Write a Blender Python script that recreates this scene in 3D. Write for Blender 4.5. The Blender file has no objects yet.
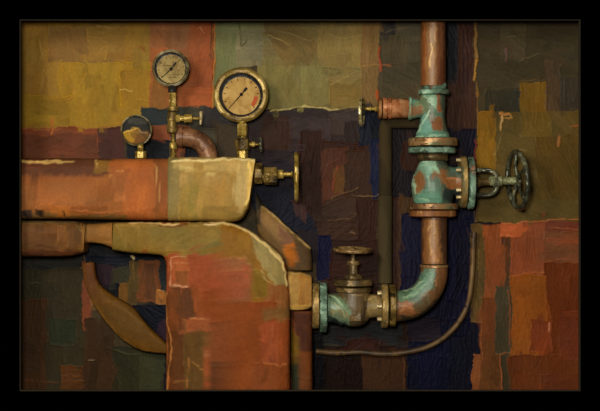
import bpy, math, random
import numpy as np
from mathutils import Vector, Matrix

# ------------------------------------------------------------------ set-up
S = 0.002          # metres per photo pixel on the wall plane (y = 0)
D = 3.0            # camera distance from the wall
ZC = 1.40          # height of the picture centre
sc = bpy.context.scene
col = sc.collection

cam_d = bpy.data.cameras.new('camera'); cam = bpy.data.objects.new('camera', cam_d); col.objects.link(cam)
cam.location = (0, -D, ZC); cam.rotation_euler = (math.pi/2, 0, 0)
cam_d.sensor_width = 36; cam_d.lens = 36*D/(600*S)
sc.camera = cam

w = bpy.data.worlds.new('world'); sc.world = w; w.use_nodes = True
w.node_tree.nodes['Background'].inputs[0].default_value = (1.0, .86, .68, 1)
w.node_tree.nodes['Background'].inputs[1].default_value = 0.04

def area(name, loc, target, size, power, color):
    l = bpy.data.lights.new(name, 'AREA'); l.shape = 'DISK'; l.size = size; l.energy = power; l.color = color
    o = bpy.data.objects.new(name, l); col.objects.link(o); o.location = loc
    o.rotation_euler = (Vector(target)-Vector(loc)).to_track_quat('-Z', 'Y').to_euler()
area('key_light', (-.95, -2.35, ZC+.72), (-.12, 0, ZC+.10), .6, 46, (1, .94, .77))
area('front_light', (-.14, -2.75, ZC+.20), (0, 0, ZC+.05), .28, 57, (1, .96, .80))
vs = sc.view_settings
vs.view_transform = 'Standard'; vs.look = 'None'; vs.gamma = 1; vs.use_curve_mapping = False; vs.exposure = -0.50

# ------------------------------------------------------------------ helpers
def lin(c):
    c = np.asarray(c, float)/255
    return np.where(c <= .04045, c/12.92, ((c+.055)/1.055)**2.4)
def k(y): return (D+y)/D
def W(px, py, y):      # a point of the place: px, py on the sight grid at depth y
    q = S*k(y); return Vector(((px-300)*q, y, (205.5-py)*q+ZC))

def tag(o, label=None, cat=None, group=None, kind=None):
    if label: o['label'] = label
    if cat: o['category'] = cat
    if group: o['group'] = group
    if kind: o['kind'] = kind
    return o
def thing(name, loc, label, cat, group=None):
    o = bpy.data.objects.new(name, None); o.empty_display_size = .02; col.objects.link(o); o.location = loc
    return tag(o, label, cat, group)
def root_loc(p):
    while p is not None and p.parent is not None: p = p.parent
    return Vector(p.location) if p is not None else Vector((0,0,0))
class MB:
    """collects geometry in world coordinates and links it as one mesh"""
    def __init__(s): s.v = []; s.f = []; s.sm = []
    def add(s, vs, fs, smooth=True):
        b = len(s.v); s.v += [Vector(v) for v in vs]; s.f += [tuple(i+b for i in f) for f in fs]; s.sm += [smooth]*len(fs)
        return s
    def build(s, name, mat, parent=None, label=None):
        off = root_loc(parent); loc = Vector((0,0,0))
        if parent is None:
            lo = Vector([min(v[i] for v in s.v) for i in range(3)]); hi = Vector([max(v[i] for v in s.v) for i in range(3)])
            loc = Vector(((lo.x+hi.x)/2, (lo.y+hi.y)/2, lo.z)); off = loc
        me = bpy.data.meshes.new(name)
        me.from_pydata([tuple(v-off) for v in s.v], [], s.f); me.update()
        me.polygons.foreach_set('use_smooth', s.sm)
        me.materials.append(mat)
        o = bpy.data.objects.new(name, me); col.objects.link(o)
        if parent is not None: o.parent = parent
        else: o.location = loc
        if label: o['label'] = label
        return o
    # --- shapes -------------------------------------------------------
    def lathe(s, prof, org, axis, n=32, smooth=True, rot=0, up=None, sx=1.0):
        """prof = [(t, r)] in metres along axis from org; sharp corners are doubled"""
        ax = Vector(axis).normalized()
        a = Vector((0,0,1)) if abs(ax.z) < .9 else Vector((1,0,0))
        if up: a = Vector(up)
        u = (a-ax*a.dot(ax)).normalized(); v = ax.cross(u)
        pr = []
        for i, p in enumerate(prof):
            pr.append(p)
            if smooth and 0 < i < len(prof)-1:
                p0, p1 = prof[i-1], prof[i+1]
                d0 = math.atan2(p[1]-p0[1], p[0]-p0[0]); d1 = math.atan2(p1[1]-p[1], p1[0]-p[0])
                dd = abs((d1-d0+math.pi) % (2*math.pi)-math.pi)
                if dd > .6: pr.append(('dup', p))
        vs, fs = [], []; rings = []
        for p in pr:
            dup = p[0] == 'dup'; t, r = p[1] if dup else p
            st = len(vs)
            for j in range(n):
                g = 2*math.pi*j/n+rot
                vs.append(Vector(org)+ax*t+u*(r*math.cos(g)*sx)+v*(r*math.sin(g)))
            rings.append((st, dup))
        for i in range(len(rings)-1):
            if rings[i+1][1]: continue
            a0, b0 = rings[i][0], rings[i+1][0]
            for j in range(n):
                fs.append((a0+j, a0+(j+1) % n, b0+(j+1) % n, b0+j))
        if prof[0][1] > 1e-6: fs.append(tuple(range(n-1, -1, -1)))
        if prof[-1][1] > 1e-6: fs.append(tuple(rings[-1][0]+j for j in range(n)))
        sm = smooth
        b = len(s.v); s.v += vs; s.f += [tuple(i+b for i in f) for f in fs]
        s.sm += [sm and len(f) == 4 for f in fs]
        return s
    def tube(s, pts, rad, n=20, cap=True):
        pts = [Vector(p) for p in pts]; m = len(pts)
        rad = rad if isinstance(rad, (list, tuple)) else [rad]*m
        t0 = (pts[1]-pts[0]).normalized(); a = Vector((0,1,0)) if abs(t0.y) < .9 else Vector((0,0,1))
        u = (a-t0*a.dot(t0)).normalized(); vs, fs = [], []
        for i in range(m):
            t = (pts[min(i+1, m-1)]-pts[max(i-1, 0)]).normalized()
            u = (u-t*u.dot(t)).normalized(); v = t.cross(u)
            for j in range(n):
                g = 2*math.pi*j/n; vs.append(pts[i]+(u*math.cos(g)+v*math.sin(g))*rad[i])
        for i in range(m-1):
            for j in range(n): fs.append((i*n+j, i*n+(j+1) % n, (i+1)*n+(j+1) % n, (i+1)*n+j))
        s.add(vs, fs)
        if cap: s.add(vs[:n], [tuple(range(n-1, -1, -1))], False); s.add(vs[-n:], [tuple(range(n))], False)
        return s
    def torus(s, c, axis, R, r, n=48, m=12, rx=1.0):
        ax = Vector(axis).normalized(); a = Vector((0,0,1)) if abs(ax.z) < .9 else Vector((1,0,0))
        u = (a-ax*a.dot(ax)).normalized(); v = ax.cross(u); vs, fs = [], []
        for i in range(n):
            g = 2*math.pi*i/n; rd = u*math.cos(g)+v*math.sin(g)
            for j in range(m):
                h = 2*math.pi*j/m; vs.append(Vector(c)+rd*(R+r*math.cos(h))+ax*(r*rx*math.sin(h)))
        for i in range(n):
            for j in range(m): fs.append((i*m+j, ((i+1) % n)*m+j, ((i+1) % n)*m+(j+1) % m, i*m+(j+1) % m))
        return s.add(vs, fs)
    def box(s, a, b, bev=0.0):
        x0,y0,z0 = a; x1,y1,z1 = b; x0,x1 = min(x0,x1),max(x0,x1); y0,y1 = min(y0,y1),max(y0,y1); z0,z1 = min(z0,z1),max(z0,z1)
        if bev <= 0:
            v = [(x,y,z) for x in (x0,x1) for y in (y0,y1) for z in (z0,z1)]
            return s.add(v, [(0,1,3,2),(4,6,7,5),(0,4,5,1),(2,3,7,6),(0,2,6,4),(1,5,7,3)], False)
        import bmesh
        bm = bmesh.new(); bmesh.ops.create_cube(bm, size=1)
        for v in bm.verts: v.co = Vector(((x0+x1)/2+v.co.x*(x1-x0), (y0+y1)/2+v.co.y*(y1-y0), (z0+z1)/2+v.co.z*(z1-z0)))
        bmesh.ops.bevel(bm, geom=list(bm.edges), offset=bev, segments=3, affect='EDGES', profile=.5)
        bm.verts.index_update(); s.add([v.co.copy() for v in bm.verts], [tuple(v.index for v in f.verts) for f in bm.faces], True); bm.free()
        return s

# ------------------------------------------------------------------ materials
def nodes(name):
    m = bpy.data.materials.new(name); m.use_nodes = True; nt = m.node_tree
    return m, nt, nt.nodes['Principled BSDF']
def C4(c): return (*[float(x) for x in lin(c)], 1)

def metal(name, colors, scale=90, metallic=.45, rough=.38, tilt=.35, stretch=(1,1,1), weights=None, bump=.25, spec=.3):
    """oil-paint dabs of the given pigments over a metal form: cells of colour, each with its own small facet tilt"""
    m, nt, b = nodes(name); N, L = nt.nodes.new, nt.links.new
    tc = N('ShaderNodeTexCoord'); mp = N('ShaderNodeMapping'); mp.inputs['Scale'].default_value = stretch
    L(tc.outputs['Object'], mp.inputs[0])
    nz = N('ShaderNodeTexNoise'); nz.inputs['Scale'].default_value = scale*.9; nz.inputs['Detail'].default_value = 3
    L(mp.outputs[0], nz.inputs['Vector'])
    ma = N('ShaderNodeMixRGB'); ma.blend_type = 'LINEAR_LIGHT'; ma.inputs[0].default_value = .012
    L(mp.outputs[0], ma.inputs[1]); L(nz.outputs['Color'], ma.inputs[2])
    vo = N('ShaderNodeTexVoronoi'); vo.inputs['Scale'].default_value = scale; L(ma.outputs[0], vo.inputs['Vector'])
    sp = N('ShaderNodeSeparateColor'); L(vo.outputs['Color'], sp.inputs[0])
    n2 = N('ShaderNodeTexNoise'); n2.inputs['Scale'].default_value = scale*.28; n2.inputs['Detail'].default_value = 4
    L(mp.outputs[0], n2.inputs['Vector'])
    mx = N('ShaderNodeMath'); mx.operation = 'MULTIPLY_ADD'; mx.inputs[1].default_value = .45; L(sp.outputs[0], mx.inputs[0])
    sc2 = N('ShaderNodeMath'); sc2.operation = 'MULTIPLY_ADD'; sc2.inputs[1].default_value = 1.5; sc2.inputs[2].default_value = -.47
    L(n2.outputs['Fac'], sc2.inputs[0]); L(sc2.outputs[0], mx.inputs[2])
    r = N('ShaderNodeValToRGB'); r.color_ramp.interpolation = 'CONSTANT' if len(colors) > 3 else 'EASE'
    r.color_ramp.interpolation = 'LINEAR'
    n = len(colors); cum = 0; weights = weights or [1]*n; tot = sum(weights)
    els = r.color_ramp.elements
    pos = []
    for c, wt in zip(colors, weights): pos.append((cum+wt/2)/tot); cum += wt
    els[0].position = pos[0]; els[0].color = C4(colors[0]); els[1].position = pos[-1]; els[1].color = C4(colors[-1])
    for c, p in list(zip(colors, pos))[1:-1]:
        e = els.new(p); e.color = C4(c)
    L(mx.outputs[0], r.inputs[0]); L(r.outputs[0], b.inputs['Base Color'])
    # facet tilt
    g = N('ShaderNodeNewGeometry'); vm = N('ShaderNodeVectorMath'); vm.operation = 'SUBTRACT'; vm.inputs[1].default_value = (.5,.5,.5)
    L(vo.outputs['Color'], vm.inputs[0])
    vs_ = N('ShaderNodeVectorMath'); vs_.operation = 'SCALE'; vs_.inputs['Scale'].default_value = tilt; L(vm.outputs[0], vs_.inputs[0])
    bp = N('ShaderNodeBump'); bp.inputs['Strength'].default_value = bump; bp.inputs['Distance'].default_value = .002
    n3 = N('ShaderNodeTexNoise'); n3.inputs['Scale'].default_value = scale*3; n3.inputs['Detail'].default_value = 4; L(mp.outputs[0], n3.inputs['Vector'])
    L(n3.outputs['Fac'], bp.inputs['Height'])
    ad = N('ShaderNodeVectorMath'); ad.operation = 'ADD'; L(bp.outputs[0], ad.inputs[0]); L(vs_.outputs[0], ad.inputs[1])
    no = N('ShaderNodeVectorMath'); no.operation = 'NORMALIZE'; L(ad.outputs[0], no.inputs[0]); L(no.outputs[0], b.inputs['Normal'])
    b.inputs['Metallic'].default_value = metallic; b.inputs['Roughness'].default_value = rough; b.inputs['Specular IOR Level'].default_value = spec
    return m

def plain(name, c, rough=.6, spec=.3, metallic=0):
    m, nt, b = nodes(name); b.inputs['Base Color'].default_value = C4(c); b.inputs['Roughness'].default_value = rough
    b.inputs['Specular IOR Level'].default_value = spec; b.inputs['Metallic'].default_value = metallic
    nz = nt.nodes.new('ShaderNodeTexNoise'); nz.inputs['Scale'].default_value = 400
    bp = nt.nodes.new('ShaderNodeBump'); bp.inputs['Strength'].default_value = .15; bp.inputs['Distance'].default_value = .001
    nt.links.new(nz.outputs['Fac'], bp.inputs['Height']); nt.links.new(bp.outputs[0], b.inputs['Normal'])
    return m

def oil(name, rough=.42, spec=.03):
    """impasto oil paint; the pigments are the strokes laid on the mesh"""
    m, nt, b = nodes(name); N, L = nt.nodes.new, nt.links.new
    at = N('ShaderNodeAttribute'); at.attribute_name = 'pigment'
    tc = N('ShaderNodeTexCoord')
    nz = N('ShaderNodeTexNoise'); nz.inputs['Scale'].default_value = 160; nz.inputs['Detail'].default_value = 5; L(tc.outputs['Object'], nz.inputs['Vector'])
    hs = N('ShaderNodeHueSaturation')
    ml = N('ShaderNodeMath'); ml.operation = 'MULTIPLY_ADD'; ml.inputs[1].default_value = .5; ml.inputs[2].default_value = .75
    L(nz.outputs['Fac'], ml.inputs[0]); L(ml.outputs[0], hs.inputs['Value']); L(at.outputs['Color'], hs.inputs['Color'])
    L(hs.outputs[0], b.inputs['Base Color'])
    b.inputs['Roughness'].default_value = rough; b.inputs['Specular IOR Level'].default_value = spec
    bp = N('ShaderNodeBump'); bp.inputs['Strength'].default_value = .35; bp.inputs['Distance'].default_value = .001
    n2 = N('ShaderNodeTexNoise'); n2.inputs['Scale'].default_value = 420; n2.inputs['Detail'].default_value = 3; L(tc.outputs['Object'], n2.inputs['Vector'])
    L(n2.outputs['Fac'], bp.inputs['Height']); L(bp.outputs[0], b.inputs['Normal'])
    return m
OIL = oil('impasto_oil_paint')
OILM = oil('metal_patina_and_highlights', .4, .35)  # patina pigments that also carry painted highlights and dark sides

# ------------------------------------------------------------------ stroke painter
def vnoise(rng, H, Wd, cell):
    gh, gw = int(H/cell)+3, int(Wd/cell)+3
    g = rng.random((gh, gw))*2-1
    yy = np.arange(H)/cell; xx = np.arange(Wd)/cell
    y0 = yy.astype(int); x0 = xx.astype(int); fy = yy-y0; fx = xx-x0
    fy = fy*fy*(3-2*fy); fx = fx*fx*(3-2*fx)
    a = g[y0][:, x0]; b = g[y0][:, x0+1]; c = g[y0+1][:, x0]; d = g[y0+1][:, x0+1]
    fx = fx[None, :]; fy = fy[:, None]
    return (a*(1-fx)+b*fx)*(1-fy)+(c*(1-fx)+d*fx)*fy
def inpoly(X, Y, pts):
    m = np.zeros(X.shape, bool); n = len(pts)
    for i in range(n):
        x1, y1 = pts[i]; x2, y2 = pts[(i+1) % n]
        if y1 == y2: continue
        c = ((Y < y1) != (Y < y2)) & (X < (x2-x1)*(Y-y1)/(y2-y1)+x1)
        m ^= c
    return m
def R(x0, y0, x1, y1): return [(x0,y0),(x1,y0),(x1,y1),(x0,y1)]

def calm(c):
    r, g, b = c
    if b > r+6 and b > g+6: b = (r+g)/2+(b-(r+g)/2)*.72; r *= .78; g *= .74; b *= .78
    l = max(r, g, b)
    if l < 75: f = .80+.20*l/75; r *= f; g *= f; b *= f
    return (r, g, b)
class Field:
    def __init__(s, x0, y0, x1, y1, patches, ridges=(), seed=1, dens=1.0, res=1.0, jit=.10, edge=1.0, smooth=1, blend=1):
        rng = np.random.default_rng(seed); s.x0, s.y0, s.res = x0, y0, res
        Wd = int((x1-x0)/res)+1; H = int((y1-y0)/res)+1
        X, Y = np.meshgrid(x0+np.arange(Wd)*res, y0+np.arange(H)*res)
        wx = X+edge*(vnoise(rng, H, Wd, 22/res)*1.6+vnoise(rng, H, Wd, 5/res)*.9+vnoise(rng, H, Wd, 2/res)*.4)
        wy = Y+edge*(vnoise(rng, H, Wd, 22/res)*1.6+vnoise(rng, H, Wd, 5/res)*.9+vnoise(rng, H, Wd, 2/res)*.4)
        C = np.zeros((H, Wd, 3)); ID = np.zeros((H, Wd), int); A = np.zeros((H, Wd))
        C[:] = lin(patches[0][1])
        for i, p in enumerate(patches):
            pts, c = p[0], calm(p[1]); ang = p[2] if len(p) > 2 else None
            if len(pts) == 4 and not isinstance(pts[0], tuple): pts = R(*pts)
            m = inpoly(wx, wy, pts)
            C[m] = lin(c); ID[m] = i+1
            A[m] = (ang if ang is not None else 90 if rng.random() < .6 else 0)
        hgt = np.zeros((H, Wd))
        for _ in range(blend):
            Cp = np.pad(C, ((1,1),(1,1),(0,0)), 'edge')
            C = (C*2+Cp[:-2,1:-1]+Cp[2:,1:-1]+Cp[1:-1,:-2]+Cp[1:-1,2:])/6
        base = C.copy()
        # slow drift inside patches
        dr = vnoise(rng, H, Wd, 26/res)*.6+vnoise(rng, H, Wd, 11/res)*.4
        wrm = vnoise(rng, H, Wd, 18/res)
        base = base*(1+.2*dr[..., None])
        base[..., 0] *= 1+.08*wrm; base[..., 2] *= 1-.12*wrm
        C = base.copy()
        nst = int(Wd*H*res*res/38*dens)
        for q in range(nst):
            cy = rng.integers(0, H); cx = rng.integers(0, Wd)
            ln = rng.uniform(5, 17)/res; wd = rng.uniform(1.6, 4.6)/res
            a = math.radians(A[cy, cx]+rng.normal(0, 14)); ca, sa = math.cos(a), math.sin(a)
            ex = abs(ln*ca)+abs(wd*sa)+1; ey = abs(ln*sa)+abs(wd*ca)+1
            ax0, ax1 = max(0, int(cx-ex)), min(Wd, int(cx+ex)+1); ay0, ay1 = max(0, int(cy-ey)), min(H, int(cy+ey)+1)
            xx = np.arange(ax0, ax1)[None, :]-cx; yy = np.arange(ay0, ay1)[:, None]-cy
            u = (xx*ca+yy*sa)/ln; v = (-xx*sa+yy*ca)/wd
            m = (np.abs(v) < 1) & (np.abs(u) < 1-.25*np.abs(np.sin(v*5+q)))
            if rng.random() < .86: m &= ID[ay0:ay1, ax0:ax1] == ID[cy, cx]
            f = 1+rng.normal(0, jit)
            c = base[cy, cx]*f*(1+rng.normal(0, .02, 3))
            al = rng.uniform(.35, .9)
            bt = 1+.05*np.sin(v*rng.uniform(4, 9)+q)*np.ones_like(u)
            sub = C[ay0:ay1, ax0:ax1]; sub[m] = (sub*(1-al)+c*al*bt[..., None])[m]
            prof = .22*np.cos(v*rng.uniform(5, 10)+q)+.45*np.exp(-((np.abs(v)-.85)/.15)**2)+.5*np.exp(-((u-.85)/.1)**2)
            hs = hgt[ay0:ay1, ax0:ax1]; hs[m] = (hs*.55+prof*rng.uniform(.2, 1.0))[m]
        # knife ridges where patches meet
        e = np.zeros((H, Wd)); e[:, 1:] += ID[:, 1:] != ID[:, :-1]; e[1:, :] += ID[1:, :] != ID[:-1, :]
        rm = np.clip(vnoise(rng, H, Wd, 9/res)*1.6+.2, 0, 1)
        e = np.clip(e, 0, 1)*rm
        hgt += e*1.5
        C = C*(1+.35*e[..., None])  # ridge crests lightened in the colour too, a painted highlight
        # explicit loaded-brush lines; on the pipes many are painted highlights
        for pts, c, wdt, hh in ridges:
            d = np.full((H, Wd), 1e9); tt = np.zeros((H, Wd))
            for i in range(len(pts)-1):
                (xa, ya), (xb, yb) = pts[i], pts[i+1]
                L2 = (xb-xa)**2+(yb-ya)**2+1e-9
                t = np.clip(((wx-xa)*(xb-xa)+(wy-ya)*(yb-ya))/L2, 0, 1)
                dd = np.hypot(wx-xa-t*(xb-xa), wy-ya-t*(yb-ya)); d = np.minimum(d, dd)
            bw = wdt*(1+.5*vnoise(rng, H, Wd, 6/res))
            al = np.clip((bw-d)/.8+.3, 0, 1)[..., None]
            C = C*(1-al)+lin(c)*al; hgt += al[..., 0]*hh
        for _ in range(smooth):
            hgt = (hgt*2+np.roll(hgt,1,0)+np.roll(hgt,-1,0)+np.roll(hgt,1,1)+np.roll(hgt,-1,1))/6
        s.C = np.clip(C, .0005, 1); s.h = hgt; s.H, s.W = H, Wd
    def sample(s, px, py):
        fx = np.clip((px-s.x0)/s.res, 0, s.W-1.001); fy = np.clip((py-s.y0)/s.res, 0, s.H-1.001)
        x = fx.astype(int); y = fy.astype(int); a = (fx-x); b = (fy-y)
        def g(F):
            aa = a[..., None] if F.ndim == 3 else a; bb = b[..., None] if F.ndim == 3 else b
            return (F[y, x]*(1-aa)+F[y, x+1]*aa)*(1-bb)+(F[y+1, x]*(1-aa)+F[y+1, x+1]*aa)*bb
        return g(s.C), g(s.h)

def grid_mesh(name, P, field, PX, PY, nrm, amp, wrap, caps, parent=None, label=None, mat=None):
    """P: (m,n,3) world positions, PX/PY their place in the painted field; wraps on axis 1"""
    m, n = P.shape[:2]
    c, h = field.sample(PX, PY)
    P = P+nrm*(h*amp)[..., None]
    V = P.reshape(-1, 3)
    i, j = np.meshgrid(np.arange(m-1), np.arange(n if wrap else n-1), indexing='ij')
    j2 = (j+1) % n
    F = np.stack([i*n+j, i*n+j2, (i+1)*n+j2, (i+1)*n+j], -1).reshape(-1, 4)
    off = np.array(root_loc(parent)) if parent is not None else np.array([V[:,0].mean(), V[:,1].mean(), V[:,2].min()])
    me = bpy.data.meshes.new(name)
    me.vertices.add(len(V)); me.vertices.foreach_set('co', (V-off).ravel().astype(np.float32))
    nf = len(F); loops = F.ravel().tolist(); starts = list(range(0, nf*4, 4)); tot = [4]*nf
    if wrap and caps:
        for ring in (list(range(n))[::-1], [(m-1)*n+q for q in range(n)]):
            starts.append(len(loops)); tot.append(n); loops += ring
    me.loops.add(len(loops)); me.loops.foreach_set('vertex_index', loops)
    me.polygons.add(len(starts)); me.polygons.foreach_set('loop_start', starts)
    me.update(calc_edges=True); me.validate()
    me.polygons.foreach_set('use_smooth', [len(p.vertices) == 4 for p in me.polygons])
    at = me.color_attributes.new('pigment', 'FLOAT_COLOR', 'POINT')
    cc = np.ones((len(V), 4), np.float32); cc[:, :3] = c.reshape(-1, 3); at.data.foreach_set('color', cc.ravel())
    me.materials.append(mat or OIL)
    o = bpy.data.objects.new(name, me); col.objects.link(o)
    if parent is not None: o.parent = parent
    else: o.location = off
    if label: o['label'] = label
    return o

def resample(pts, step, smooth=True):
    pts = [np.array(p, float) for p in pts]
    out = []
    for i in range(len(pts)-1):
        p0 = pts[max(i-1, 0)]; p1 = pts[i]; p2 = pts[i+1]; p3 = pts[min(i+2, len(pts)-1)]
        n = step[i]
        for q in range(n):
            t = q/n
            if smooth: out.append(.5*((2*p1)+(-p0+p2)*t+(2*p0-5*p1+4*p2-p3)*t*t+(-p0+3*p1-3*p2+p3)*t**3))
            else: out.append(p1*(1-t)+p2*t)
    out.append(pts[-1]); return np.array(out)

def sweep(name, A, B, yc, hd, field, parent=None, smooth=True, expo=2.6, amp=.0009, nring=96, caps=True, label=None, step=1.5, endround=0):
    """a body whose section spans outline point A[i] to B[i] (photo grid) and reaches hd in depth either side of yc"""
    st = [max(2, int(max(math.dist(A[i], A[i+1]), math.dist(B[i], B[i+1]))/step)) for i in range(len(A)-1)]
    a = resample(A, st, smooth); b = resample(B, st, smooth); m = len(a)
    th = np.linspace(0, 2*math.pi, nring, endpoint=False)
    cs = np.sign(np.cos(th))*np.abs(np.cos(th))**(2/expo); sn = np.sign(np.sin(th))*np.abs(np.sin(th))**(2/expo)
    mid = (a+b)/2; hf = (a-b)/2
    if endround:   # round the last rings in like a domed end
        L = np.concatenate([[0], np.cumsum(np.hypot(*np.diff(mid, axis=0).T))])
        e = np.clip((L[-1]-L)/endround, 0, 1) if endround > 0 else np.clip(L/(-endround), 0, 1)
        g = np.sqrt(np.clip(1-(1-e)**2, .02, 1)); g = .35+.65*g
    else: g = np.ones(m)
    PX = mid[:, 0:1]+hf[:, 0:1]*cs*g[:, None]; PY = mid[:, 1:2]+hf[:, 1:2]*cs*g[:, None]
    hdv = hd if np.isscalar(hd) else np.interp(np.linspace(0, 1, m), np.linspace(0, 1, len(hd)), hd)
    Yd = yc-(np.ones((m, 1))*np.reshape(hdv, (-1, 1)))*sn[None, :]*g[:, None]
    q = S*k(yc)
    P = np.stack([(PX-300)*q, Yd, (205.5-PY)*q+ZC], -1)
    # outward normal from finite differences
    du = np.gradient(P, axis=0); dv = np.roll(P, -1, 1)-np.roll(P, 1, 1)
    nr = np.cross(du, dv); nr /= np.linalg.norm(nr, axis=-1, keepdims=True)+1e-12
    ctr = P.mean(axis=1, keepdims=True); sg = np.sign(((P-ctr)*nr).sum(-1, keepdims=True).mean()); nr *= sg
    if sg < 0: P = P[:, ::-1]; PX = PX[:, ::-1]; PY = PY[:, ::-1]; nr = nr[:, ::-1]
    return grid_mesh(name, P, field, PX, PY, nr, amp, True, caps, parent, label)

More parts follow.
